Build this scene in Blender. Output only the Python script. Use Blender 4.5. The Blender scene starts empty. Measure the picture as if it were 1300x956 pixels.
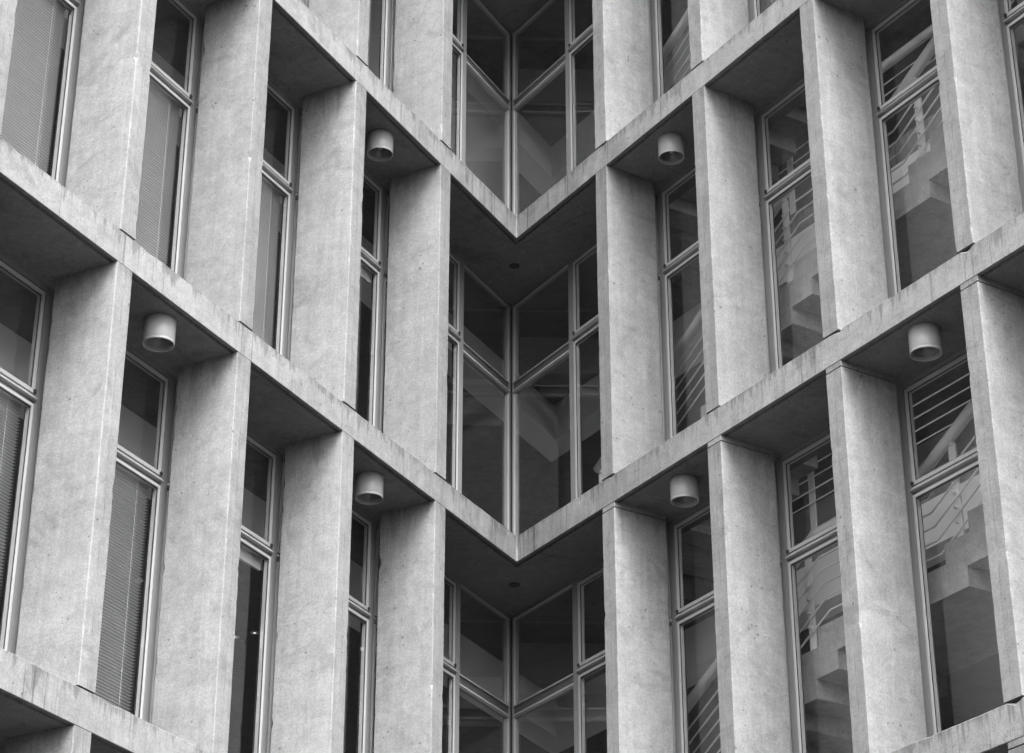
import bpy, bmesh, math, random
from mathutils import Vector, Matrix
random.seed(7)
R = math.radians
S = bpy.context.scene
COL = S.collection

# ------------------------------------------------------------------ helpers
def tag(o, label=None, cat=None, group=None, kind=None):
    if label: o['label'] = label
    if cat: o['category'] = cat
    if group: o['group'] = group
    if kind: o['kind'] = kind
    return o

def empty(name, loc=(0, 0, 0), rz=0.0):
    o = bpy.data.objects.new(name, None)
    o.empty_display_size = 0.2
    COL.objects.link(o)
    o.location = loc
    o.rotation_euler = (0, 0, rz)
    return o

def link(name, me, mat=None, parent=None, loc=None, rz=0.0):
    o = bpy.data.objects.new(name, me)
    COL.objects.link(o)
    if mat is not None and len(me.materials) == 0:
        me.materials.append(mat)
    if parent is not None: o.parent = parent
    if loc is not None: o.location = loc
    o.rotation_euler = (0, 0, rz)
    return o

class MB:
    """collects shapes into one mesh"""
    def __init__(s): s.v = []; s.f = []
    def box(s, x0, x1, y0, y1, z0, z1):
        b = len(s.v)
        for z in (z0, z1):
            for x, y in ((x0, y0), (x1, y0), (x1, y1), (x0, y1)): s.v.append((x, y, z))
        s.f += [(b, b+3, b+2, b+1), (b+4, b+5, b+6, b+7), (b, b+1, b+5, b+4), (b+1, b+2, b+6, b+5),
                (b+2, b+3, b+7, b+6), (b+3, b, b+4, b+7)]
        return s
    def prism(s, pts, z0, z1):
        n = len(pts); b = len(s.v)
        a = sum(pts[i][0]*pts[(i+1) % n][1]-pts[(i+1) % n][0]*pts[i][1] for i in range(n))
        if a < 0: pts = list(reversed(pts))
        for z in (z0, z1):
            for p in pts: s.v.append((p[0], p[1], z))
        s.f.append(tuple(b+i for i in reversed(range(n))))
        s.f.append(tuple(b+n+i for i in range(n)))
        for i in range(n):
            j = (i+1) % n
            s.f.append((b+i, b+j, b+n+j, b+n+i))
        return s
    def frame(s, x0, x1, z0, z1, t, y0, y1, tb=None):
        """picture-frame ring in the xz plane, one welded solid"""
        tb = tb or t
        b = len(s.v)
        o = [(x0, z0), (x1, z0), (x1, z1), (x0, z1)]
        i = [(x0+t, z0+tb), (x1-t, z0+tb), (x1-t, z1-t), (x0+t, z1-t)]
        for y in (y0, y1):
            for x, z in o + i: s.v.append((x, y, z))
        for k in range(4):
            j = (k+1) % 4
            s.f.append((b+k, b+j, b+4+j, b+4+k))                    # front
            s.f.append((b+8+j, b+8+k, b+12+k, b+12+j))              # back
            s.f.append((b+j, b+k, b+8+k, b+8+j))                    # outer
            s.f.append((b+4+k, b+4+j, b+12+j, b+12+k))              # inner
        return s
    def tube(s, pts, r, n=12, cap=True):
        """round tube along a polyline (mitred joints)"""
        pts = [Vector(p) for p in pts]
        b = len(s.v)
        for k, p in enumerate(pts):
            if k == 0: t = pts[1]-pts[0]
            elif k == len(pts)-1: t = pts[-1]-pts[-2]
            else: t = (pts[k+1]-p).normalized()+(p-pts[k-1]).normalized()
            t.normalize()
            u = Vector((0, 1, 0)) if abs(t.y) < .8 else Vector((0, 0, 1))
            a = t.cross(u).normalized(); c = t.cross(a).normalized()
            sc = 1.0
            if 0 < k < len(pts)-1:
                sc = 1/max(.5, t.dot((p-pts[k-1]).normalized()))
            for i in range(n):
                th = 2*math.pi*i/n
                s.v.append(tuple(p+a*(r*sc*math.cos(th))+c*(r*math.sin(th))))
        for k in range(len(pts)-1):
            for i in range(n):
                j = (i+1) % n
                s.f.append((b+k*n+i, b+k*n+j, b+(k+1)*n+j, b+(k+1)*n+i))
        if cap:
            s.f.append(tuple(b+i for i in reversed(range(n))))
            s.f.append(tuple(b+(len(pts)-1)*n+i for i in range(n)))
        return s
    def lathe(s, prof, n=40):
        b = len(s.v); m = len(prof)
        for i in range(n):
            th = 2*math.pi*i/n
            for r, z in prof: s.v.append((r*math.cos(th), r*math.sin(th), z))
        for i in range(n):
            j = (i+1) % n
            for k in range(m-1):
                s.f.append((b+i*m+k, b+j*m+k, b+j*m+k+1, b+i*m+k+1))
        return s
    def mesh(s, name, mat=None, smooth=False, bevel=0, bev_sel=None, fix=True):
        me = bpy.data.meshes.new(name)
        me.from_pydata(s.v, [], s.f)
        bm = bmesh.new(); bm.from_mesh(me)
        if fix:
            bmesh.ops.remove_doubles(bm, verts=bm.verts, dist=1e-6)
            bmesh.ops.recalc_face_normals(bm, faces=bm.faces)
        if bevel:
            es = [e for e in bm.edges if (bev_sel is None or bev_sel(e))]
            bmesh.ops.bevel(bm, geom=es, offset=bevel, segments=2, profile=.6, affect='EDGES')
        bm.to_mesh(me); bm.free()
        if smooth:
            me.polygons.foreach_set('use_smooth', [True]*len(me.polygons))
        me.update()
        if mat: me.materials.append(mat)
        return me

# ------------------------------------------------------------------ materials
def newmat(name):
    m = bpy.data.materials.new(name); m.use_nodes = True
    nt = m.node_tree
    return m, nt, nt.nodes['Principled BSDF']

def N(nt, t, **kw):
    n = nt.nodes.new(t)
    for k, v in kw.items():
        if k in n.inputs: n.inputs[k].default_value = v
        else: setattr(n, k, v)
    return n

def math_(nt, op, a, b=None, c=None, clamp=False):
    n = nt.nodes.new('ShaderNodeMath'); n.operation = op; n.use_clamp = clamp
    for i, x in enumerate((a, b, c)):
        if x is None: continue
        if isinstance(x, (int, float)): n.inputs[i].default_value = x
        else: nt.links.new(x, n.inputs[i])
    return n.outputs[0]

def ramp(nt, x, a, b, lo, hi):
    n = nt.nodes.new('ShaderNodeMapRange'); n.clamp = True
    nt.links.new(x, n.inputs['Value'])
    n.inputs['From Min'].default_value = a; n.inputs['From Max'].default_value = b
    n.inputs['To Min'].default_value = lo; n.inputs['To Max'].default_value = hi
    return n.outputs['Result']

def noise(nt, vec, scale, detail=4, rough=.55, dist=0.0):
    n = nt.nodes.new('ShaderNodeTexNoise')
    nt.links.new(vec, n.inputs['Vector'])
    n.inputs['Scale'].default_value = scale; n.inputs['Detail'].default_value = detail
    n.inputs['Roughness'].default_value = rough; n.inputs['Distortion'].default_value = dist
    return n.outputs['Fac']

def scaled(nt, vec, sc, rot=(0, 0, 0), off=None):
    m = nt.nodes.new('ShaderNodeMapping')
    m.inputs['Scale'].default_value = sc; m.inputs['Rotation'].default_value = rot
    nt.links.new(vec, m.inputs['Vector'])
    return m.outputs['Vector']

def concrete(name, base=.40, kind='fin'):
    m, nt, P = newmat(name)
    geo = N(nt, 'ShaderNodeNewGeometry'); tc = N(nt, 'ShaderNodeTexCoord'); oi = N(nt, 'ShaderNodeObjectInfo')
    pos = geo.outputs['Position']
    # offset the pattern per object so no two casts look alike
    comb = N(nt, 'ShaderNodeCombineXYZ')
    for i in range(3): nt.links.new(math_(nt, 'MULTIPLY', oi.outputs['Random'], 37.0*(i+1)), comb.inputs[i])
    va = N(nt, 'ShaderNodeVectorMath', operation='ADD')
    nt.links.new(pos, va.inputs[0]); nt.links.new(comb.outputs[0], va.inputs[1])
    p = va.outputs[0]
    n1 = noise(nt, p, 1.3, 5, .6, .6)
    n2 = noise(nt, p, 8, 8, .68, .4)
    n3 = noise(nt, p, 62, 6, .78)
    n4 = noise(nt, scaled(nt, p, (16, 16, .9)), 1.0, 5, .6)
    n5 = noise(nt, scaled(nt, p, (2.2, 2.2, 11), (R(14), R(9), 0)), 1.0, 6, .65, 1.2)
    f = ramp(nt, n1, .3, .7, .90, 1.09)
    f = math_(nt, 'MULTIPLY', f, ramp(nt, n2, .30, .70, .84, 1.13))
    f = math_(nt, 'MULTIPLY', f, ramp(nt, n3, .32, .68, .76, 1.22))
    f = math_(nt, 'MULTIPLY', f, ramp(nt, n4, .3, .7, .91, 1.08))
    f = math_(nt, 'MULTIPLY', f, ramp(nt, n5, .36, .64, .955, 1.03))
    # darker weathering patches with edges of their own
    n6 = noise(nt, scaled(nt, p, (1.9, 1.9, 2.6)), 1.0, 9, .7, 1.8)
    f = math_(nt, 'MULTIPLY', f, ramp(nt, n6, .54, .66, 1.0, .80))
    n6b = noise(nt, scaled(nt, p, (5.5, 5.5, 9)), 1.0, 9, .75, 2.2)
    f = math_(nt, 'MULTIPLY', f, ramp(nt, n6b, .60, .72, 1.0, .80))
    # blow holes
    vo = N(nt, 'ShaderNodeTexVoronoi'); vo.inputs['Scale'].default_value = 15
    nt.links.new(p, vo.inputs['Vector'])
    n7 = noise(nt, p, 5, 2)
    rad = ramp(nt, n7, .42, .72, 0.0, .20)
    pit = math_(nt, 'LESS_THAN', vo.outputs['Distance'], rad)
    f = math_(nt, 'MULTIPLY', f, math_(nt, 'SUBTRACT', 1.0, math_(nt, 'MULTIPLY', pit, .45)))
    vo2 = N(nt, 'ShaderNodeTexVoronoi'); vo2.inputs['Scale'].default_value = 42
    nt.links.new(p, vo2.inputs['Vector'])
    pit2 = math_(nt, 'LESS_THAN', vo2.outputs['Distance'], ramp(nt, noise(nt, p, 3.1, 3), .5, .8, 0.0, .22))
    f = math_(nt, 'MULTIPLY', f, math_(nt, 'SUBTRACT', 1.0, math_(nt, 'MULTIPLY', pit2, .28)))
    # each cast a little different
    f = math_(nt, 'MULTIPLY', f, ramp(nt, oi.outputs['Random'], 0, 1, .89, 1.08))
    ob = N(nt, 'ShaderNodeSeparateXYZ'); nt.links.new(tc.outputs['Object'], ob.inputs[0])
    x, y, z = ob.outputs
    hgt = None
    if kind == 'fin':
        # board seam down the front face, wandering slightly
        w = ramp(nt, noise(nt, scaled(nt, p, (0, 0, 1.3)), 1.0, 3), .3, .7, -.016, .016)
        dx = math_(nt, 'ABSOLUTE', math_(nt, 'ADD', x, w))
        on = math_(nt, 'MULTIPLY', math_(nt, 'LESS_THAN', dx, .0028), math_(nt, 'LESS_THAN', y, .004))
        on = math_(nt, 'MULTIPLY', on, ramp(nt, noise(nt, scaled(nt, p, (0, 0, 3.3)), 1.0, 4), .44, .54, 0, 1))
        f = math_(nt, 'MULTIPLY', f, math_(nt, 'SUBTRACT', 1.0, math_(nt, 'MULTIPLY', on, .38)))
        # one casting half of the front a touch darker
        half = math_(nt, 'MULTIPLY', math_(nt, 'GREATER_THAN', math_(nt, 'ADD', x, w), 0.0), math_(nt, 'LESS_THAN', y, .004))
        f = math_(nt, 'MULTIPLY', f, math_(nt, 'SUBTRACT', 1.0, math_(nt, 'MULTIPLY', half, .045)))
        # shade of the ledge painted onto the head of the fin, with a ragged lower edge
        s1 = noise(nt, scaled(nt, p, (9, 9, 1.4)), 1.0, 6, .6, .5)
        lim = ramp(nt, s1, .42, .78, 3.33, 2.75)
        st = ramp(nt, math_(nt, 'SUBTRACT', z, lim), 0.0, .12, 0.0, 1.0)
        f = math_(nt, 'MULTIPLY', f, math_(nt, 'SUBTRACT', 1.0, math_(nt, 'MULTIPLY', st, .20)))
        # pour line: an uneven darker band at a height that differs from fin to fin
        hz = math_(nt, 'ADD', .6, math_(nt, 'MULTIPLY', math_(nt, 'FRACT', math_(nt, 'MULTIPLY', oi.outputs['Random'], 7.31)), 2.2))
        wv = ramp(nt, noise(nt, scaled(nt, p, (3.0, 3.0, 1.0)), 1.0, 4, .6), .3, .7, -.16, .16)
        dz = math_(nt, 'ABSOLUTE', math_(nt, 'SUBTRACT', math_(nt, 'ADD', z, wv), hz))
        ln_ = ramp(nt, dz, .0, .045, 1.0, 0.0)
        ln_ = math_(nt, 'MULTIPLY', ln_, ramp(nt, noise(nt, p, 4.5, 5, .7), .42, .6, 0, 1))
        f = math_(nt, 'MULTIPLY', f, math_(nt, 'SUBTRACT', 1.0, math_(nt, 'MULTIPLY', ln_, .17)))
        # pale runs of lime
        s8 = noise(nt, scaled(nt, p, (13, 13, .55)), 1.0, 4, .6, .8)
        f = math_(nt, 'MULTIPLY', f, ramp(nt, s8, .64, .74, 1.0, 1.13))
    if kind == 'slab':
        # dirt along the top edge and runs of dirty water down the face
        s1 = noise(nt, scaled(nt, p, (11, 11, .35)), 1.0, 6, .7, .3)
        s2 = noise(nt, scaled(nt, p, (1.2, 1.2, .1)), 1.0, 2)
        ln = ramp(nt, s1, .48, .74, -.012, -.30)
        ln = math_(nt, 'MULTIPLY', ln, ramp(nt, s2, .35, .65, .35, 1.25))
        st = ramp(nt, math_(nt, 'SUBTRACT', z, ln), -.01, .03, 0.0, 1.0)
        f = math_(nt, 'MULTIPLY', f, math_(nt, 'SUBTRACT', 1.0, math_(nt, 'MULTIPLY', st, .34)))
        s3 = noise(nt, scaled(nt, p, (34, 34, .6)), 1.0, 3, .6)
        rl = N(nt, 'ShaderNodeVectorMath', operation='LENGTH'); nt.links.new(tc.outputs['Object'], rl.inputs[0])
        near = ramp(nt, rl.outputs['Value'], .4, 3.2, 1.0, 0.0)            # towards the inner corner: more drip stains, plus corner shade painted in
        sel = math_(nt, 'MAXIMUM', ramp(nt, s2, .42, .55, .1, .9), near)
        on = math_(nt, 'MULTIPLY', ramp(nt, s3, .59, .66, 0, 1), sel)
        f = math_(nt, 'MULTIPLY', f, math_(nt, 'SUBTRACT', 1.0, math_(nt, 'MULTIPLY', on, .46)))
        s9 = noise(nt, scaled(nt, p, (3.4, 3.4, 1.6)), 1.0, 6, .7, 1.0)
        f = math_(nt, 'MULTIPLY', f, math_(nt, 'SUBTRACT', 1.0, math_(nt, 'MULTIPLY', math_(nt, 'MULTIPLY', near, ramp(nt, s9, .35, .65, .35, 1)), .42)))  # broad corner darkening: occlusion shade put into the colour
        # pale lime crust in spots
        s4 = noise(nt, p, 14, 7, .7, 1.0)
        on = math_(nt, 'MULTIPLY', ramp(nt, s4, .66, .72, 0, 1), math_(nt, 'GREATER_THAN', z, -.09))
        f = math_(nt, 'MULTIPLY', f, math_(nt, 'ADD', 1.0, math_(nt, 'MULTIPLY', on, .22)))
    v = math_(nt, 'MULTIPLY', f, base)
    cc = N(nt, 'ShaderNodeCombineXYZ')
    for i in range(3): nt.links.new(v, cc.inputs[i])
    nt.links.new(cc.outputs[0], P.inputs['Base Color'])
    P.inputs['Roughness'].default_value = .88
    P.inputs['Specular IOR Level'].default_value = .25
    h = math_(nt, 'ADD', math_(nt, 'MULTIPLY', n2, .5), math_(nt, 'MULTIPLY', n3, .28))
    h = math_(nt, 'SUBTRACT', h, math_(nt, 'MULTIPLY', pit, .5))
    h = math_(nt, 'ADD', h, math_(nt, 'MULTIPLY', n5, .25))
    b = N(nt, 'ShaderNodeBump'); b.inputs['Strength'].default_value = .7; b.inputs['Distance'].default_value = .008
    nt.links.new(h, b.inputs['Height']); nt.links.new(b.outputs[0], P.inputs['Normal'])
    return m

def plain(name, g, rough=.5, metal=0.0, var=.06, scale=6, spec=.5):
    m, nt, P = newmat(name)
    geo = N(nt, 'ShaderNodeNewGeometry')
    n = noise(nt, geo.outputs['Position'], scale, 6, .6)
    v = math_(nt, 'MULTIPLY', ramp(nt, n, .3, .7, 1-var, 1+var), g)
    cc = N(nt, 'ShaderNodeCombineXYZ')
    for i in range(3): nt.links.new(v, cc.inputs[i])
    nt.links.new(cc.outputs[0], P.inputs['Base Color'])
    nt.links.new(ramp(nt, n, .3, .7, rough*.9, min(1, rough*1.12)), P.inputs['Roughness'])
    P.inputs['Metallic'].default_value = metal
    P.inputs['Specular IOR Level'].default_value = spec
    return m

def glassmat(name, tint=.98, ior=1.55):
    m = bpy.data.materials.new(name); m.use_nodes = True
    nt = m.node_tree; nt.nodes.clear()
    out = N(nt, 'ShaderNodeOutputMaterial'); mix = N(nt, 'ShaderNodeMixShader')
    tr = N(nt, 'ShaderNodeBsdfTransparent'); gl = N(nt, 'ShaderNodeBsdfGlossy')
    tr.inputs['Color'].default_value = (tint, tint, tint, 1)
    gl.inputs['Color'].default_value = (.95, .95, .95, 1); gl.inputs['Roughness'].default_value = .0
    fr = N(nt, 'ShaderNodeFresnel'); fr.inputs['IOR'].default_value = ior
    geo = N(nt, 'ShaderNodeNewGeometry')
    k = math_(nt, 'MULTIPLY', fr.outputs[0], math_(nt, 'SUBTRACT', 1.0, geo.outputs['Backfacing']))
    k = math_(nt, 'MULTIPLY', k, 1.85, clamp=True)
    # old panes are never quite flat
    nz = noise(nt, geo.outputs['Position'], 1.6, 2)
    b = N(nt, 'ShaderNodeBump'); b.inputs['Strength'].default_value = .02; b.inputs['Distance'].default_value = .01
    nt.links.new(nz, b.inputs['Height']); nt.links.new(b.outputs[0], gl.inputs['Normal'])
    nt.links.new(k, mix.inputs[0]); nt.links.new(tr.outputs[0], mix.inputs[1]); nt.links.new(gl.outputs[0], mix.inputs[2])
    nt.links.new(mix.outputs[0], out.inputs['Surface'])
    return m

M_FIN = concrete('board_marked_concrete', .218, 'fin')
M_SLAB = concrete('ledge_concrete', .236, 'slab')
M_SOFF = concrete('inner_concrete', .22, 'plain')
M_SOFFIT_SHADE = concrete('soffit_shade_concrete', .175, 'plain')  # darker copy of the ledge concrete: underside shade put into the colour
M_STAIR = concrete('stair_concrete', .38, 'plain')
M_ALU = plain('anodised_aluminium', .24, .42, .1, .06, 3)
M_BEAD = plain('bright_aluminium', .46, .35, .1, .05, 3)
M_DARK = plain('dark_anodised_channel', .10, .45, .1, .06, 3)
M_GASK = plain('rubber_gasket', .03, .7, 0, .1, 8)
M_GLASS = glassmat('window_glass')
M_WHITE = plain('white_paint', .90, .4, 0, .04, 4)
M_BEAM = plain('painted_beam', .90, .7, 0, .05, 1.5)
M_WALL = plain('interior_plaster', .75, .8, 0, .08, 1.2)
M_WALLD = plain('dark_interior_plaster', .20, .8, 0, .1, 1.2)
M_TERR = plain('floor_finish', .62, .5, 0, .05, 2)  # pale unseen floor, added to bounce light into the rooms
M_BLIND = plain('blind_slats', .58, .45, 0, .05, 3)
M_LAMP = plain('cream_enamel', .38, .38, 0, .03, 5)
M_LAMPIN = plain('grey_reflector', .15, .35, .2, .05, 20)

# ------------------------------------------------------------------ layout of the two wings
EYE = 1.6
PITCH = R(28.5)
AZ = {'L': R(27.7), 'R': R(-32.2)}
C0 = Vector((0.047, 20.722, EYE))                # outer corner line of the ledges, z = eye level
SP = 1.604                                       # spacing of the fins
FIN0 = {'L': 1.49, 'R': 1.545}
ZS = {'A': 12.453, 'B': 8.853, 'C': 5.253, 'D': 1.653, 'Z': 16.053, 'Y': 19.653}   # underside of each slab above eye level
TH = .27
S_END = 11.95
DEP = 7.0
Dv = {k: Vector((math.sin(a), math.cos(a))) for k, a in AZ.items()}
Nv = {'L': Vector((-Dv['L'].y, Dv['L'].x)), 'R': Vector((Dv['R'].y, -Dv['R'].x))}
ROT = {'L': math.atan2(Dv['L'].y, Dv['L'].x), 'R': math.atan2(-Dv['R'].y, -Dv['R'].x)}
SG = {'L': -1, 'R': 1}                           # local +x is SG * s

def pt(side, s, q):
    """plan point relative to C0: s along the wing from the corner, q into the building"""
    return (-Dv[side]*s + Nv[side]*q)
def corner(ql, qr=None):
    qr = ql if qr is None else qr
    a = Matrix(((Nv['L'].x, Nv['L'].y), (Nv['R'].x, Nv['R'].y)))
    return a.inverted() @ Vector((ql, qr))
def s_of(side, p): return -(p @ Dv[side]) if False else -(p.x*Dv[side].x+p.y*Dv[side].y)
def wl(side, s, z, q=0.0):
    p = pt(side, s, q)
    return Vector((C0.x+p.x, C0.y+p.y, EYE+z))

building = empty('office_building', (C0.x, C0.y, 0))
tag(building, 'concrete office building with two finned wings meeting at an inner corner', 'building')
def bpart(name, me, mat, loc, rz=0.0):
    """loc in world"""
    return link(name, me, mat, building, Vector(loc)-Vector((C0.x, C0.y, 0)), rz)

# ---- floor slabs
def ring(mb, qa, qb, z0, z1, first=None):
    for sd in 'LR':
        ca = corner(qa); cb = corner(qb)
        mb.prism([tuple(pt(sd, S_END, qa)), tuple(ca), tuple(cb), tuple(pt(sd, S_END, qb))], z0, z1)

VOID = (.10, 7.75, .95, 2.39)
from mathutils import noise as noise3
def slab_mesh(void, seed=0):
    mb = MB()
    # nosing: a strip with a slightly worn, uneven top arris, one loft from wing end to wing end
    path = []
    n = 330
    for i in range(n+1):
        u = -S_END + 2*S_END*i/n
        path.append(('L', -u) if u < 0 else ('R', u))
    path = [p for p in path if p[1] > .04]
    k = sum(1 for p in path if p[0] == 'L')
    path[k:k] = [('L', .012), ('R', .012)]
    b0 = len(mb.v)
    for j, (sd, s_) in enumerate(path):
        q3 = Vector((s_*1.0, 3.1 if sd == 'L' else 9.7, seed))
        w1 = noise3.noise(q3*9); w2 = noise3.noise(q3*2.3); w3 = noise3.noise(q3*23)
        chip = max(0, w1-.38)*.05+max(0, w3-.45)*.03
        dz = .0035*w2+.003*w3-chip; dq = .002*w1
        c = .007+.004*max(0, w3)+chip*.6
        sec = ((0+dq*.5, -TH+.004+.002*w1), (dq*.4, -c+dz), (c, dz), (.035, min(0, dz)), (.035, -TH), (.004, -TH))
        for q_, z_ in sec:
            if s_ < .035: p_ = corner(q_)+pt(sd, .012, 0) if q_ < .02 else corner(q_)
            else: p_ = pt(sd, s_, q_)
            mb.v.append((p_.x, p_.y, z_))
    m_n = 6
    for j in range(len(path)-1):
        for i in range(m_n):
            i2 = (i+1) % m_n
            mb.f.append((b0+j*m_n+i, b0+j*m_n+i2, b0+(j+1)*m_n+i2, b0+(j+1)*m_n+i))
    ring(mb, .035, .07, -TH+.03, 0)
    ring(mb, .07, .95, -TH, 0)
    mb.prism([tuple(pt('L', S_END, .95)), tuple(corner(.95)), tuple(corner(DEP)), tuple(pt('L', S_END, DEP))], -TH, 0)
    if not void:
        mb.prism([tuple(pt('R', S_END, .95)), tuple(corner(.95)), tuple(corner(DEP)), tuple(pt('R', S_END, DEP))], -TH, 0)
    else:
        s0, s1, q0, q1 = VOID
        mb.prism([tuple(corner(q0)), tuple(pt('R', s0, q0)), tuple(pt('R', s0, q1)), tuple(corner(q1))], -TH, 0)
        mb.prism([tuple(pt('R', s1, q0)), tuple(pt('R', S_END, q0)), tuple(pt('R', S_END, q1)), tuple(pt('R', s1, q1))], -TH, 0)
        mb.prism([tuple(corner(q1)), tuple(pt('R', S_END, q1)), tuple(pt('R', S_END, DEP)), tuple(corner(DEP))], -TH, 0)
    me = mb.mesh('floor_slab', fix=False)
    bm = bmesh.new(); bm.from_mesh(me)
    bmesh.ops.recalc_face_normals(bm, faces=bm.faces)
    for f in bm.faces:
        if f.normal.z < -.5: f.material_index = 1  # undersides take the concrete with shade in its colour
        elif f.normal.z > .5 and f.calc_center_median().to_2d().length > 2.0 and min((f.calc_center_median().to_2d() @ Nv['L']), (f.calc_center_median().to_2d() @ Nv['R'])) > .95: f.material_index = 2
    bm.to_mesh(me); bm.free()
    return me
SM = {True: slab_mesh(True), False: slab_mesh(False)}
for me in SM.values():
    for m_ in (M_SLAB, M_SOFFIT_SHADE, M_TERR): me.materials.append(m_)
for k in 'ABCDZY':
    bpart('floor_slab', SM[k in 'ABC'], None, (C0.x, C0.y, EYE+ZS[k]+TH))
# parapet above the top ledge and plinth below the lowest
mb = MB(); ring(mb, .0, .25, 0, 1.0); bpart('parapet', mb.mesh('parapet', M_SLAB, fix=False), None, (C0.x, C0.y, EYE+ZS['Y']+TH+.004))
mb = MB(); ring(mb, .6, .8, 0, EYE+ZS['D']-.004); bpart('plinth_wall', mb.mesh('plinth_wall', M_SOFF, fix=False), None, (C0.x, C0.y, 0))

# ---- fins
FW, FD = .195, .575
def fin_mesh(h, seed=0):
    """loft up the fin: chamfered rectangle whose arrises wander and chip a little"""
    mb = MB(); n = 70; hw = FW/2
    for j in range(n+1):
        z = h*j/n
        for ci, (cx, cy) in enumerate(((-hw, 0), (hw, 0), (hw, FD), (-hw, FD))):
            q3 = Vector((z, ci*5.3, seed*7.1))
            w1 = noise3.noise(q3*8); w2 = noise3.noise(q3*1.7); w3 = noise3.noise(q3*31)
            chip = max(0, w1-.42)*.05+max(0, w3-.5)*.03
            c = .006+chip+.0015*w3
            sx = -1 if cx > 0 else 1; sy = 1 if cy == 0 else -1
            ox = .0018*w2; oy = .0015*noise3.noise(q3*2.1+Vector((9, 9, 9)))
            a_ = (cx+ox, cy+oy+sy*c); b_ = (cx+ox+sx*c, cy+oy)
            for p in ((a_, b_) if ci in (0, 2) else (b_, a_)): mb.v.append((p[0], p[1], z))
    for j in range(n):
        for i in range(8):
            k = (i+1) % 8
            mb.f.append((j*8+i, j*8+k, (j+1)*8+k, (j+1)*8+i))
    mb.f.append(tuple(reversed(range(8)))); mb.f.append(tuple(n*8+i for i in range(8)))
    return mb.mesh('fin', M_FIN, fix=False)
H = 3.6-TH
FM = [fin_mesh(H-.014, i) for i in range(6)]
FMP = [fin_mesh(H-.014-.058, 10+i) for i in range(4)]
PADM = MB().box(-FW/2+.003, FW/2-.003, .003, FD-.003, 0, .047).mesh('bearing_pad', M_FIN, bevel=.003)
PACK = MB().box(-FW/2+.02, FW/2-.02, .02, FD-.02, 0, .0125).mesh('packing_strip', M_GASK)
NF = 7
base_of = {'Y': 'Z', 'Z': 'A', 'A': 'B', 'B': 'C', 'C': 'D'}
for top, bot in base_of.items():
    for sd in 'LR':
        for k in range(NF):
            s = FIN0[sd]+SP*k+random.uniform(-.004, .004)
            pad = (sd == 'R' and top in 'BC')
            z0 = ZS[bot]+TH+.013
            f = bpart('fin', random.choice(FMP if pad else FM), None, wl(sd, s, z0), ROT[sd])
            link('packing_strip', PACK, None, f, (0, 0, -.0127))
            if pad:
                link('bearing_pad', PADM, None, f, (0, 0, H-.013-.048))
# ---- windows
HW = SP/2
def sash(x0, x1, z0, z1, t, y0, y1): return MB().frame(x0, x1, z0, z1, t, y0, y1)
J = .038
MSH = -.008                                             # mullions sit a little off the fin centres
fr = MB()
for sx in (-1, 1):
    a, b = sorted((sx*HW, sx*(HW-J)))
    fr.box(a+(.0008 if sx < 0 else 0), b-(.0008 if sx > 0 else 0), .700, .790, 0, H-.004)
fr.box(-HW+J, HW-J, .703, .790, H-.042, H-.004)
fr.box(-HW+J, HW-J, .703, .790, 0, .045)
fr.box(-HW+J, HW-J, .722, .790, H-1.000, H-.968)          # recessed transom
def wedge(mb, x0, x1, prof):
    b = len(mb.v); n = len(prof)
    for x in (x0, x1):
        for y, z in prof: mb.v.append((x, y, z))
    mb.f.append(tuple(b+i for i in range(n))); mb.f.append(tuple(b+n+i for i in reversed(range(n))))
    for i in range(n):
        j = (i+1) % n
        mb.f.append((b+i, b+n+i, b+n+j, b+j))
SR = MB()
wedge(SR, -HW+J, HW-J, [(.790, H-.968), (.680, H-.968), (.680, H-.960), (.722, H-.918), (.790, H-.918)])   # sloping weathered rail
WF = fr.mesh('window_frame', M_ALU)
SRM = SR.mesh('transom', M_BEAD)
STAY = {sd_: MB().box(*sorted((lo_*(HW-J-.004), lo_*(HW-J-.026))), .690, .7055, H-.912, H-.888).mesh('window_stay', M_GASK) for sd_, lo_ in (('L', 1), ('R', -1))}
def gasket(x0, x1, z0, z1, y0, y1, t=.005): return MB().frame(x0, x1, z0, z1, t, y0, y1)
def kit(lo):
    """lo = local x sign of the corner side; the other side has a deep dark rebate"""
    def X(a, b): return (min(lo*a, lo*b), max(lo*a, lo*b))
    n_, f_ = HW-J, -(HW-J)                                # corner side, far side
    us = sash(*X(n_-.006, f_+.030), H-.915, H-.054, .032, .706, .760).mesh('upper_sash', M_BEAD, bevel=.002)
    ls = sash(*X(n_-.004, f_+.028), .050, H-1.003, .026, .702, .755).mesh('lower_sash', M_BEAD, bevel=.002)
    u0, u1 = X(n_-.038, f_+.062); l0, l1 = X(n_-.030, f_+.054)
    ug = MB().box(u0, u1, .724, .732, H-.879, H-.090).mesh('upper_pane', M_GLASS)
    lg = MB().box(l0, l1, .716, .724, .080, H-1.033).mesh('lower_pane', M_GLASS)
    gu = gasket(u0, u1, H-.879, H-.090, .716, .7235).mesh('gasket', M_GASK)
    gl_ = gasket(l0, l1, .080, H-1.033, .708, .7155).mesh('gasket', M_GASK)
    b1 = MB()
    x0, x1 = X(n_-.0002, f_+.0295); b1.frame(x0, x1, H-.9175, H-.0425, .0055, .745, .785)
    x0, x1 = X(n_-.0002, f_+.0275); b1.frame(x0, x1, .0455, H-1.0002, .0035, .745, .785)
    x0, x1 = X(f_+.0295, f_+.0002); b1.box(x0, x1, .745, .785, H-.9175, H-.0425)
    x0, x1 = X(f_+.0275, f_+.0002); b1.box(x0, x1, .745, .785, .0455, H-1.0002)
    return us, ls, ug, lg, gu, gl_, b1.mesh('rebate', M_GASK, fix=False)
KIT = {'L': kit(1), 'R': kit(-1)}

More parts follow.
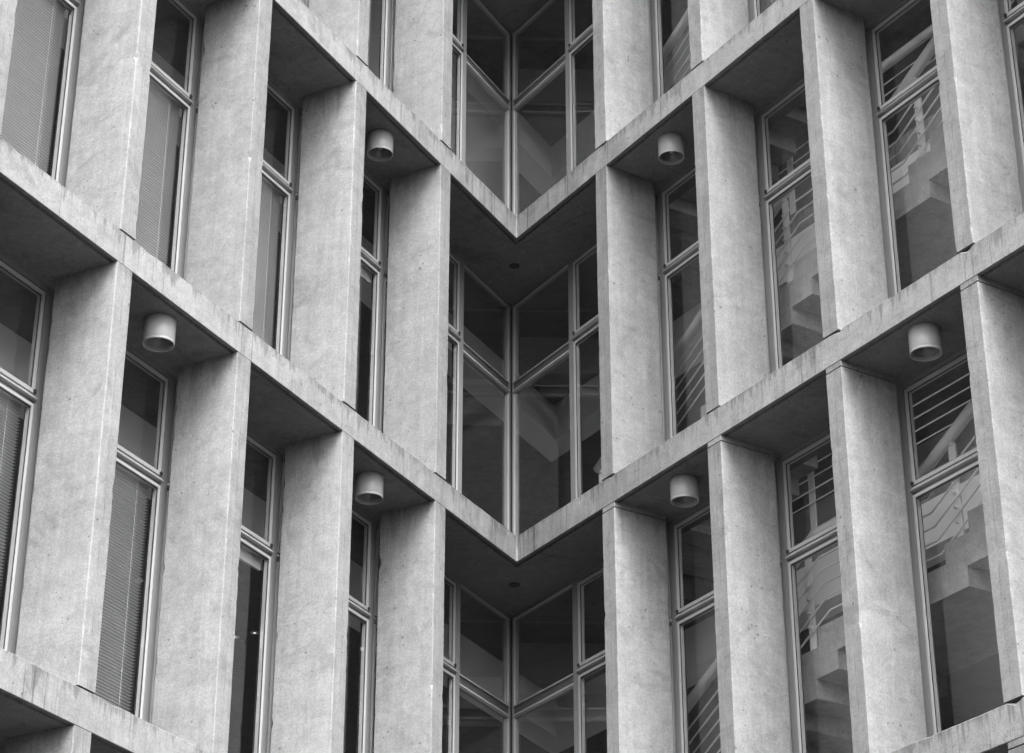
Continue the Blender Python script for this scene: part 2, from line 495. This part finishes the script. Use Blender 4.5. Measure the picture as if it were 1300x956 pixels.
def window(sd, s, storey_bot):
    w = bpart('window', WF, None, wl(sd, s+MSH, ZS[storey_bot]+TH+.002), ROT[sd])
    for nm, me in zip(('sash', 'sash', 'glass_pane', 'glass_pane', 'gasket', 'gasket', 'rebate'), KIT[sd]):
        link(nm, me, None, w)
    link('transom', SRM, None, w)
    link('window_stay', STAY[sd], None, w)
    return w
# corner windows: fixed panes running to the corner post
def corner_window(sd):
    """meshes in wing-local coords with x=0 at the first mullion, corner towards -s"""
    g = FIN0[sd]-SP+MSH
    sc = s_of(sd, corner(.70)); L = g-sc             # length at the front plane
    sg = SG[sd]
    def X(a, b): return tuple(sorted((sg*a, sg*b)))
    e = .018
    mb = MB()
    for (a, b, y0, y1, z0, z1) in (
        (-.038, -.0008, .700, .780, 0, H-.004), (-L+.004, -L+e, .706, .780, 0, H-.004),
        (-L+e, -.038, .712, .780, H-.024, H-.004), (-L+e, -.038, .703, .780, 0, .045)):
        x0, x1 = X(a, b); mb.box(x0, x1, y0, y1, z0, z1)
    fr_ = mb.mesh('window_frame', M_ALU)
    x0, x1 = X(-L+e, -.038)
    ch = MB().box(x0, x1, .724, .778, H-1.046, H-.960).mesh('transom_channel', M_DARK)
    li = MB().box(x0, x1, .706, .779, H-.960, H-.951).box(x0, x1, .704, .779, H-1.066, H-1.046).mesh('transom_lip', M_BEAD, fix=False)
    t1 = MB().frame(x0+.001, x1-.001, H-.950, H-.025, .010, .716, .733).mesh('glazing_bead', M_BEAD)
    t2 = MB().frame(x0+.001, x1-.001, .046, H-1.067, .011, .716, .733).mesh('glazing_bead', M_BEAD)
    g1 = MB().box(x0+.006, x1-.006, .737, .745, H-.946, H-.044).mesh('upper_pane', M_GLASS)
    g2 = MB().box(x0+.006, x1-.006, .737, .745, .05, H-1.075).mesh('lower_pane', M_GLASS)
    return [('window', fr_), ('transom_channel', ch), ('transom_lip', li), ('glazing_bead', t1), ('glazing_bead', t2), ('glass_pane', g1), ('glass_pane', g2)]
CW = {sd: corner_window(sd) for sd in 'LR'}
c1, c2 = corner(.775), corner(.86)
pl, pr = pt('L', s_of('L', corner(.70))+.006, .782), pt('R', s_of('R', corner(.70))+.006, .782)
POST = MB().prism([tuple(corner(.755)), tuple(pl), tuple(c2), tuple(pr)], 0, H-.004).mesh('corner_post', M_DARK)
for top, bot in base_of.items():
    for sd in 'LR':
        for k in range(NF):
            window(sd, FIN0[sd]+SP*(k-.5), bot)
        g = FIN0[sd]-SP+MSH
        w = None
        for nm, me in CW[sd]:
            if w is None: w = bpart(nm, me, None, wl(sd, g, ZS[bot]+TH+.002), ROT[sd])
            else: link(nm, me, None, w)
    bpart('corner_post', POST, None, (C0.x, C0.y, EYE+ZS[bot]+TH+.002))

# ---- inside: painted beams, rear walls, end walls
Z0 = EYE+ZS['D']+TH
s_last = FIN0['L']+SP*6.5
for top, bot in base_of.items():
    zt = EYE+ZS[top]
    Pi, Po = corner(1.37, 2.39), corner(1.67, 2.69)
    mb = MB()
    mb.prism([tuple(pt('L', S_END-.25, 1.37)), tuple(Pi), tuple(Po), tuple(pt('L', S_END-.25, 1.67))], -.45, -.003)
    mb.prism([tuple(pt('R', S_END-.25, 2.39)), tuple(Pi), tuple(Po), tuple(pt('R', S_END-.25, 2.69))], -.45, -.003)
    bpart('ceiling_beam', mb.mesh('ceiling_beam', M_BEAM, fix=False), None, (C0.x, C0.y, zt))
    mb = MB()
    for sd in 'LR':
        mb.prism([tuple(pt(sd, S_END-.25, 6.7)), tuple(corner(6.7)), tuple(corner(6.85)), tuple(pt(sd, S_END-.25, 6.85))], 0, .8)
        mb.prism([tuple(pt(sd, S_END-.25, 6.7)), tuple(corner(6.7)), tuple(corner(6.85)), tuple(pt(sd, S_END-.25, 6.85))], 1.95 if sd == 'R' else .81, 3.6-TH-.008)  # right wing: unseen rear opening, added to let sky light in
    bpart('rear_wall', mb.mesh('rear_wall', M_WALL, fix=False), None, (C0.x, C0.y, EYE+ZS[bot]+TH+.003))
for sd in 'LR':
    mb = MB().prism([tuple(pt(sd, S_END-.245, .80)), tuple(pt(sd, S_END-.005, .80)), tuple(pt(sd, S_END-.005, DEP)), tuple(pt(sd, S_END-.245, DEP))], 0, 3.6-TH-.008)
    me = mb.mesh('end_wall', M_SOFF)
    for top, bot in base_of.items():
        bpart('end_wall', me, None, (C0.x, C0.y, EYE+ZS[bot]+TH+.004))

mb = MB().prism([tuple(pt('L', 1.3, 1.40)), tuple(pt('L', -2.75, 1.40)), tuple(pt('L', -2.75, 1.52)), tuple(pt('L', 1.3, 1.52))], 0, H-.46)
bpart('partition', mb.mesh('partition', M_WALL), None, (C0.x, C0.y, EYE+ZS['A']+TH+.004))
mb = MB()
wm, wnt, wP = newmat('lit_lens')
wP.inputs['Base Color'].default_value = (.9, .9, .9, 1)
wP.inputs['Emission Color'].default_value = (1, 1, 1, 1); wP.inputs['Emission Strength'].default_value = .45
DLR = MB().lathe([(.016, 0), (.045, 0), (.045, -.008), (.016, -.008), (.016, 0)], 24).mesh('trim_ring', M_WHITE, True)
DLL = MB().lathe([(0, -.004), (.0155, -.004)], 20).mesh('lens', wm)
for st_, sxs in (('B', (1.31, -.37)),):
    for s_ in sxs:
        for q_, w_ in ((3.46, 'farther'), (3.22, 'nearer')):
            e = empty('downlight', wl('L', s_, ZS[st_]-.001, q_))
            tag(e, 'tiny lit ceiling spot seen through the %s lower left wing window, %s of its pair' % ('second' if s_ > 0 else 'third', w_), 'spotlight', 'lit ceiling spots inside the left wing')
            link('trim_ring', DLR, None, e); link('lens', DLL, None, e)

# ---- small round drain outlet in the soffit near the corner
pd = corner(.28)
for k in 'AB':
    me = MB().lathe([(0, -.012), (.045, -.012), (.055, -.004), (.055, 0.0)], 24).mesh('drain_outlet', M_GASK, True)
    bpart('drain_outlet', me, None, (C0.x+pd.x, C0.y+pd.y, EYE+ZS[k]-.0005))

# shrinkage joints fanning out from the inner corner in the soffits
def strip(p, q, w, z0, z1):
    d_ = (q-p).normalized(); n_ = Vector((-d_.y, d_.x))*w/2
    return [tuple(p-n_), tuple(q-n_), tuple(q+n_), tuple(p+n_)]
for k in 'AB':
    for j_, (p_, q_) in enumerate(((corner(.075), corner(.345)), (corner(.085), pt('L', 1.38, .50)), (corner(.085), pt('R', 1.43, .50)))):
        p2 = p_ + (q_-p_).normalized()*(.02 if j_ else 0)
        mb = MB().prism(strip(p2, q_, .006, 0, 0), -.0015-.0004*j_, -.0005+0*j_)
        bpart('soffit_joint', mb.mesh('soffit_joint', M_DARK), None, (C0.x, C0.y, EYE+ZS[k]))

# ------------------------------------------------------------------ soffit lamps
HOUS = MB().lathe([(.0, 0), (.118, 0), (.125, -.006), (.125, -.190), (.1235, -.192), (.1235, -.196), (.125, -.198), (.125, -.212), (.123, -.215), (.118, -.215), (.116, -.212), (.114, -.18)], 48).mesh('housing', M_LAMP, True)
REFL = MB().lathe([(.1138, -.181), (.085, -.155), (.06, -.11), (.045, -.06), (.0, -.06)], 48).mesh('reflector', M_LAMPIN, True)
BULB = MB().lathe([(.0, -.155), (.016, -.150), (.026, -.135), (.028, -.115), (.018, -.085), (.016, -.061)], 24).mesh('bulb', plain('frosted_bulb', .5, .3, 0, .02, 5), True)
CAN = MB().lathe([(.0, .0), (.06, .0), (.06, -.0)], 6)
for sd, s, k, lab in (
    ('L', FIN0['L']+SP*2.5, 'B', 'cream cylinder lamp under the left ledge, outermost of the left wing lamps'),
    ('L', FIN0['L']+SP*.5, 'A', 'cream cylinder lamp under the upper ledge of the left wing'),
    ('L', FIN0['L']+SP*.5, 'B', 'cream cylinder lamp under the lower left ledge, nearest the inner corner'),
    ('R', FIN0['R']+SP*.5, 'A', 'cream cylinder lamp under the upper ledge of the right wing'),
    ('R', FIN0['R']+SP*2.5, 'B', 'cream cylinder lamp under the right ledge, outermost of the right wing lamps'),
    ('R', FIN0['R']+SP*.5, 'B', 'cream cylinder lamp under the lower right ledge, nearest the inner corner')):
    e = empty('ceiling_lamp', wl(sd, s+(.03 if sd == 'R' and s > 3 else 0), ZS[k]-.001, (.25 if s > 3 else .27) if sd == 'L' else (.235 if s > 3 else .265)), ROT[sd])
    tag(e, lab, 'ceiling lamp', 'cylinder lamps under the concrete ledges')
    link('housing', HOUS, None, e); link('reflector', REFL, None, e); link('bulb', BULB, None, e)

# ------------------------------------------------------------------ blinds behind the left wing glass
def blind_meshes(tilt, closed_to=.06):
    """origin on the slab top; hangs behind the lower pane"""
    w = .722
    top = H-1.02
    rail = MB().box(-w, w, .772, .806, top, top+.04).mesh('head_rail', M_BLIND)
    mb = MB(); c, sn = math.cos(tilt), math.sin(tilt)
    z = top-.018; d = .0150; t = .0005
    while z > closed_to+.03:
        y = .788
        b = len(mb.v)
        # outer edge tilted down (towards the street)
        for sx in (-w, w):
            mb.v += [(sx, y-d*c, z-d*sn-t), (sx, y, z+.0034-t), (sx, y+d*c, z+d*sn-t), (sx, y+d*c, z+d*sn+t), (sx, y, z+.0034+t), (sx, y-d*c, z-d*sn+t)]
        mb.f += [(b, b+1, b+7, b+6), (b+1, b+2, b+8, b+7), (b+2, b+3, b+9, b+8), (b+3, b+4, b+10, b+9), (b+4, b+5, b+11, b+10), (b+5, b, b+6, b+11),
                 (b+5, b+4, b+1, b), (b+4, b+3, b+2, b+1), (b+6, b+7, b+10, b+11), (b+7, b+8, b+9, b+10)]
        z -= .026 + random.uniform(-.0006, .0006)
    slats = mb.mesh('slats', M_BLIND, fix=False)
    bot = MB().box(-w, w, .778, .800, z-.004, z+.012).mesh('bottom_rail', M_BLIND)
    mb = MB()
    for x in (-w+.16, 0, w-.16):
        mb.box(x-.0012, x+.0012, .7725, .7732, z+.01, top)
    cord = mb.mesh('ladder_tape', M_BLIND, fix=False)
    return rail, slats, bot, cord
BA = blind_meshes(R(-20)); BB = blind_meshes(R(2)); BC = blind_meshes(R(-24))
def blind(s, bot, kit, lab):
    e = empty('venetian_blind', wl('L', s, ZS[bot]+TH+.002), ROT['L'])
    tag(e, lab, 'blind', 'venetian blinds behind the left wing windows')
    for nm, me in zip(('head_rail', 'slats', 'bottom_rail', 'ladder_tape'), kit): link(nm, me, None, e)
bs = lambda k: FIN0['L']+SP*(k-.5)
blind(bs(4), 'B', BA, 'lowered pale slatted blind in the top left window, beside the picture edge')
blind(bs(3), 'B', BA, 'lowered slatted blind in the upper left wing, second window from the left edge')
blind(bs(2), 'B', BC, 'lowered slatted blind in the upper left wing, third window from the left edge')
blind(bs(4), 'C', BB, 'dark half open slatted blind in the lower left window at the picture edge')
blind(bs(3), 'C', BB, 'half open slatted blind below the outermost left lamp, tilted slats')
# drawn-up blinds with a pull cord
def raised_kit():
    w = .722; top = H-1.02
    rail = MB().box(-w, w, .772, .806, top, top+.04).mesh('head_rail', M_BLIND)
    mb = MB()
    for i in range(16): mb.box(-w+.002*(i % 2), w-.002*(i % 3), .775, .803, top-.010-.0065*i, top-.006-.0065*i)
    st = mb.mesh('slat_stack', M_BLIND, fix=False)
    cord = MB().tube([(-w+.13, .767, top), (-w+.135, .766, top-.7), (-w+.15, .765, top-1.55)], .004, 6).mesh('pull_cord', M_WHITE, True)
    knob = MB().lathe([(0, .0), (.008, -.004), (.011, -.03), (.0, -.036)], 10).mesh('cord_knob', M_WHITE, True)
    return rail, st, cord, knob
RK = raised_kit()
for s, bot, lab in ((bs(2), 'C', 'drawn up blind with a long white pull cord, lower left wing window'),
                    (bs(1), 'B', 'drawn up blind in the narrow dark window left of the upper corner glazing')):
    e = empty('venetian_blind', wl('L', s, ZS[bot]+TH+.002), ROT['L'])
    tag(e, lab, 'blind', 'venetian blinds behind the left wing windows')
    for nm, me in zip(('head_rail', 'slat_stack', 'pull_cord'), RK[:3]): link(nm, me, None, e)
    link('cord_knob', RK[3], None, e, (-.722+.15, .765, H-1.02-1.55))

# ------------------------------------------------------------------ stairs behind the right wing glass (wing-local: x = s, y = q, z from floor top)
n1, r1 = 11, .170
LAND = n1*r1
n2 = 10; r2 = (3.6-LAND)/n2
S0 = 3.04-n1*.3
treads = []                                          # (s_start, s_end, z)
for i in range(n1-1): treads.append((S0+.3*(i), S0+.3*(i+1), r1*(i+1)))
land0 = S0+.3*(n1-1)
treads.append((3.04, 4.67, LAND))
treads[-1] = (S0+.3*(n1-1)+.0, 4.67, LAND)
treads = [(a+.3, b+.3 if b < 4.6 else b, z) for a, b, z in treads]
for i in range(n2-1): treads.append((4.67+.3*i, 4.67+.3*(i+1), LAND+r2*(i+1)))
QA, QB = 1.10, 2.30
def folded(mb, tr):
    top = []
    for a, b, z in tr: top += [(a, z), (b, z)]
    low = []
    for a, b, z in tr: low += [(a+.24, z-.27), (b+.24, z-.27)]
    low[0] = (top[0][0], max(low[0][1], -.02)) ; low = [(x, max(z, -.001)) for x, z in low]
    # quads column by column
    xs = sorted(set([p[0] for p in top]+[p[0] for p in low]))
    def zt(x, L):
        for i in range(0, len(L), 2):
            if L[i][0]-1e-6 <= x < L[i+1][0]-1e-6: return L[i][1]
        return None
    for x0, x1 in zip(xs[:-1], xs[1:]):
        m = (x0+x1)/2
        a, b = zt(m, top), zt(m, low)
        if a is None: continue
        if b is None: b = low[0][1] if m < low[0][0] else low[-1][1]
        if a-b > .002: mb.box(x0, x1, QA, QB, b, a)
def solid_union(mb, name, mat):
    me = mb.mesh(name, mat, fix=False)
    bm = bmesh.new(); bm.from_mesh(me)
    bmesh.ops.recalc_face_normals(bm, faces=bm.faces); bm.to_mesh(me); bm.free()
    return me
f1 = [t for t in treads if t[2] < LAND-.01]; fl = [t for t in treads if abs(t[2]-LAND) < .01]; f2 = [t for t in treads if t[2] > LAND+.01]
def flight_mesh(tr, name, x_from=None):
    """side outline extruded across the width: one clean solid"""
    top = []
    for a, b, z in tr: top += [(a, z), (b, z)]
    low = []
    for a, b, z in tr: low += [(a+.24, z-.27), (b+.24, z-.27)]
    xa, xb = top[0][0], top[-1][0]
    lo = [(x, z) for x, z in low if x <= xb+1e-6]
    lo.append((xb, lo[-1][1]))
    prof = [(xa, max(-.0, lo[0][1])) if False else (xa, top[0][1]-.30)] + [(lo[0][0], top[0][1]-.30)] + lo
    prof = [(x, max(z, .0015 if name == 'lower_flight' else -9)) for x, z in prof]
    out = []
    for p in prof+list(reversed(top)):
        if not out or (abs(p[0]-out[-1][0])+abs(p[1]-out[-1][1])) > 1e-4: out.append(p)
    return out
def extrude_profile(prof, name, mat, q0=QA, q1=QB):
    me = bpy.data.meshes.new(name)
    n = len(prof)
    v = [(x, q0, z) for x, z in prof]+[(x, q1, z) for x, z in prof]
    bm = bmesh.new()
    V = [bm.verts.new(p) for p in v]
    bm.faces.new(V[:n]); bm.faces.new(list(reversed(V[n:])))
    for i in range(n):
        j = (i+1) % n
        bm.faces.new((V[i], V[i+n], V[j+n], V[j]))
    bmesh.ops.recalc_face_normals(bm, faces=bm.faces)
    bmesh.ops.triangulate(bm, faces=[f for f in bm.faces if len(f.verts) > 4])
    bm.to_mesh(me); bm.free(); me.materials.append(mat)
    return me
# one continuous folded plate: profile top and bottom
top = []
for a, b, z in treads: top += [(a, z), (b, z)]
bot = []
for a, b, z in treads: bot += [(a+.24, z-.27), (b+.24, z-.27)]
xe = top[-1][0]
bot = [(x, max(z, .002)) for x, z in bot if x < xe] + [(xe, bot[-1][1])]
bot = [(top[0][0], .002)] + bot
def cut(profile_top, profile_bot, x0, x1):
    def at(pf, x, left):
        zz = None
        for i in range(len(pf)-1):
            (a, za), (b, zb) = pf[i], pf[i+1]
            if abs(za-zb) < 1e-6 and a-1e-6 <= x <= b+1e-6:
                zz = za
                if left: return zz if x > a+1e-6 or True else zz
        return zz
    def seg(pf):
        pts = []
        for i in range(len(pf)-1):
            (a, za), (b, zb) = pf[i], pf[i+1]
            if abs(za-zb) < 1e-6 and b > x0+1e-6 and a < x1-1e-6:
                pts += [(max(a, x0), za), (min(b, x1), za)]
        return pts
    t, u = seg(profile_top), seg(profile_bot)
    out = []
    for p in u+list(reversed(t)):
        if not out or abs(p[0]-out[-1][0])+abs(p[1]-out[-1][1]) > 1e-4: out.append(p)
    return out
xl0, xl1 = fl[0][0], 4.67
FL1 = extrude_profile(cut(top, bot, top[0][0], xl0-.0004), 'flight', M_STAIR)
LNDM = extrude_profile(cut(top, bot, xl0, xl1-.0004), 'landing', M_STAIR)
FL2 = extrude_profile(cut(top, bot, xl1, xe), 'flight', M_STAIR)
zL = LAND+.87
path = [(-.26, 1.08), (3.06, zL), (4.42, zL), (7.7, zL+.5*3.28)]
YH = QA+.03
HR = MB().tube([(x, YH, z) for x, z in path], .050, 16).mesh('handrail', M_WHITE, True)
def zpath(x):
    for (a, za), (b, zb) in zip(path[:-1], path[1:]):
        if a <= x <= b: return za+(zb-za)*(x-a)/(b-a)
    return path[-1][1]
def tread_z(x):
    for a, b, z in treads:
        if a <= x < b: return z
    return 0.0
RAILS = []
for i in range(5):
    d = .24+.13*i
    pp = []
    for j, (x, z) in enumerate(path):
        xx = x + (d*.20 if j == 1 else (d*.2+.05 if j == 2 else 0))
        pp.append((xx, YH-.018, z-d))
    RAILS.append(MB().tube(pp, .0085, 8).mesh('rail', M_WHITE, True))
POSTS = (-.20, .95, 2.93, 4.83, 6.73)
def post_mesh(x, zt_, zb):
    mb = MB().box(x-.042, x+.042, YH+.004, YH+.018, zb, zt_)
    mb.box(x-.014, x+.014, YH-.01, YH+.03, zt_, zt_+.03)
    for i in range(5):
        zz = zpath(x)-.24-.13*i
        if zz > zb: mb.box(x-.011, x+.011, YH-.036, YH+.004, zz-.011, zz+.011)
    return mb.mesh('post', M_WHITE, fix=False)
PM = [post_mesh(x, zpath(x)-.075, tread_z(x)+.001) for x in POSTS]
labs = {'B': 'folded concrete staircase with fat white handrail behind the upper right wing windows',
        'C': 'folded concrete staircase with fat white handrail behind the lower right wing windows',
        'A': 'folded concrete staircase behind the topmost right wing windows'}
for k in 'BCA':
    e = empty('staircase', wl('R', 0, ZS[k]+TH+.001), ROT['R'])
    tag(e, labs[k], 'staircase', 'staircases behind the right wing glass')
    link('flight', FL1, None, e); link('landing', LNDM, None, e); link('flight', FL2, None, e)
    link('handrail', HR, None, e)
    for me in RAILS: link('rail', me, None, e)
    for me in PM: link('post', me, None, e)

# floor-edge guards round the stair openings
GY = 2.44
def guard_kit():
    hr = MB().tube([(7.7, GY, .97), (-.06, GY, .97), (-.06, 1.75, .97)], .045, 14).mesh('handrail', M_WHITE, True)
    rl = [MB().tube([(7.7, GY-.02, .74-.13*i), (-.04, GY-.02, .74-.13*i), (-.04, 1.75, .74-.13*i)], .0065, 8).mesh('rail', M_WHITE, True) for i in range(4)]
    ps = []
    for x in (-.06, 1.5, 5.0, 6.6):
        ps.append(MB().box(x-.042, x+.042, GY-.006, GY+.008, .002, .895).box(x-.014, x+.014, GY-.012, GY+.014, .895, .93).mesh('post', M_WHITE, fix=False))
    ps.append(MB().box(-.067, -.053, 1.78, 1.86, .002, .895).mesh('post', M_WHITE, fix=False))
    return hr, rl, ps
ghr, grl, gps = guard_kit()
gl = {'A': 'white guard rail round the stair opening seen through the upper right wing windows',
      'B': 'white guard rail round the stair opening seen through the lower right wing windows'}
for k in 'AB':
    e = empty('guard_rail', wl('R', 0, ZS[k]+TH+.001), ROT['R'])
    tag(e, gl[k], 'railing', 'guard rails round the stair openings')
    link('handrail', ghr, None, e)
    for me in grl: link('rail', me, None, e)
    for me in gps: link('post', me, None, e)

# ------------------------------------------------------------------ ground
m, nt, P = newmat('courtyard_paving')
geo = N(nt, 'ShaderNodeNewGeometry')
br = N(nt, 'ShaderNodeTexBrick'); nt.links.new(geo.outputs['Position'], br.inputs['Vector'])
br.inputs['Scale'].default_value = 1.6
br.inputs['Color1'].default_value = (.07, .07, .07, 1); br.inputs['Color2'].default_value = (.085, .085, .085, 1)
br.inputs['Mortar'].default_value = (.06, .06, .06, 1); br.inputs['Mortar Size'].default_value = .012
nt.links.new(br.outputs['Color'], P.inputs['Base Color']); P.inputs['Roughness'].default_value = .85
g = link('ground', MB().prism([(-400, -400), (400, -400), (400, 400), (-400, 400)], -.5, 0).mesh('ground', m), None, None, (0, 0, 0))
tag(g, kind='structure')

# ------------------------------------------------------------------ light
SUN_AZ, SUN_EL = R(164), R(54)
w = bpy.data.worlds.new('World'); S.world = w; w.use_nodes = True
nt = w.node_tree; bg = nt.nodes['Background']
sky = nt.nodes.new('ShaderNodeTexSky'); sky.sky_type = 'NISHITA'; sky.sun_disc = False
sky.sun_elevation = SUN_EL; sky.sun_rotation = SUN_AZ
sky.air_density = 1.0; sky.dust_density = 6.0; sky.ozone_density = 1.0
bw = nt.nodes.new('ShaderNodeRGBToBW')               # a white overcast: no blue in it
nt.links.new(sky.outputs[0], bw.inputs[0]); nt.links.new(bw.outputs[0], bg.inputs['Color'])
bg.inputs['Strength'].default_value = .15
ld = bpy.data.lights.new('sun', 'SUN'); ld.energy = .6; ld.angle = R(30); ld.color = (1, 1, 1)
lo = bpy.data.objects.new('sun', ld); COL.objects.link(lo)
d = Vector((math.sin(SUN_AZ)*math.cos(SUN_EL), math.cos(SUN_AZ)*math.cos(SUN_EL), math.sin(SUN_EL)))
lo.rotation_euler = d.to_track_quat('Z', 'Y').to_euler(); lo.location = d*60

# ------------------------------------------------------------------ camera
cd = bpy.data.cameras.new('camera'); cam = bpy.data.objects.new('camera', cd); COL.objects.link(cam)
cam.location = (0, 0, EYE); cam.rotation_euler = (R(90)+PITCH, 0, 0)
cd.sensor_fit = 'HORIZONTAL'; cd.sensor_width = 36; cd.lens = 2984/1300*36
cd.shift_y = -45/1300; cd.clip_start = .1; cd.clip_end = 1500
S.camera = cam

S.render.engine = 'CYCLES'
S.cycles.use_denoising = True
S.cycles.max_bounces = 10; S.cycles.diffuse_bounces = 5; S.cycles.glossy_bounces = 3; S.cycles.sample_clamp_indirect = 1.0; S.cycles.transparent_max_bounces = 16
S.cycles.caustics_reflective = False; S.cycles.caustics_refractive = False
vs = S.view_settings
vs.view_transform = 'Standard'; vs.look = 'None'; vs.gamma = 1; vs.exposure = 2.42; vs.use_curve_mapping = False
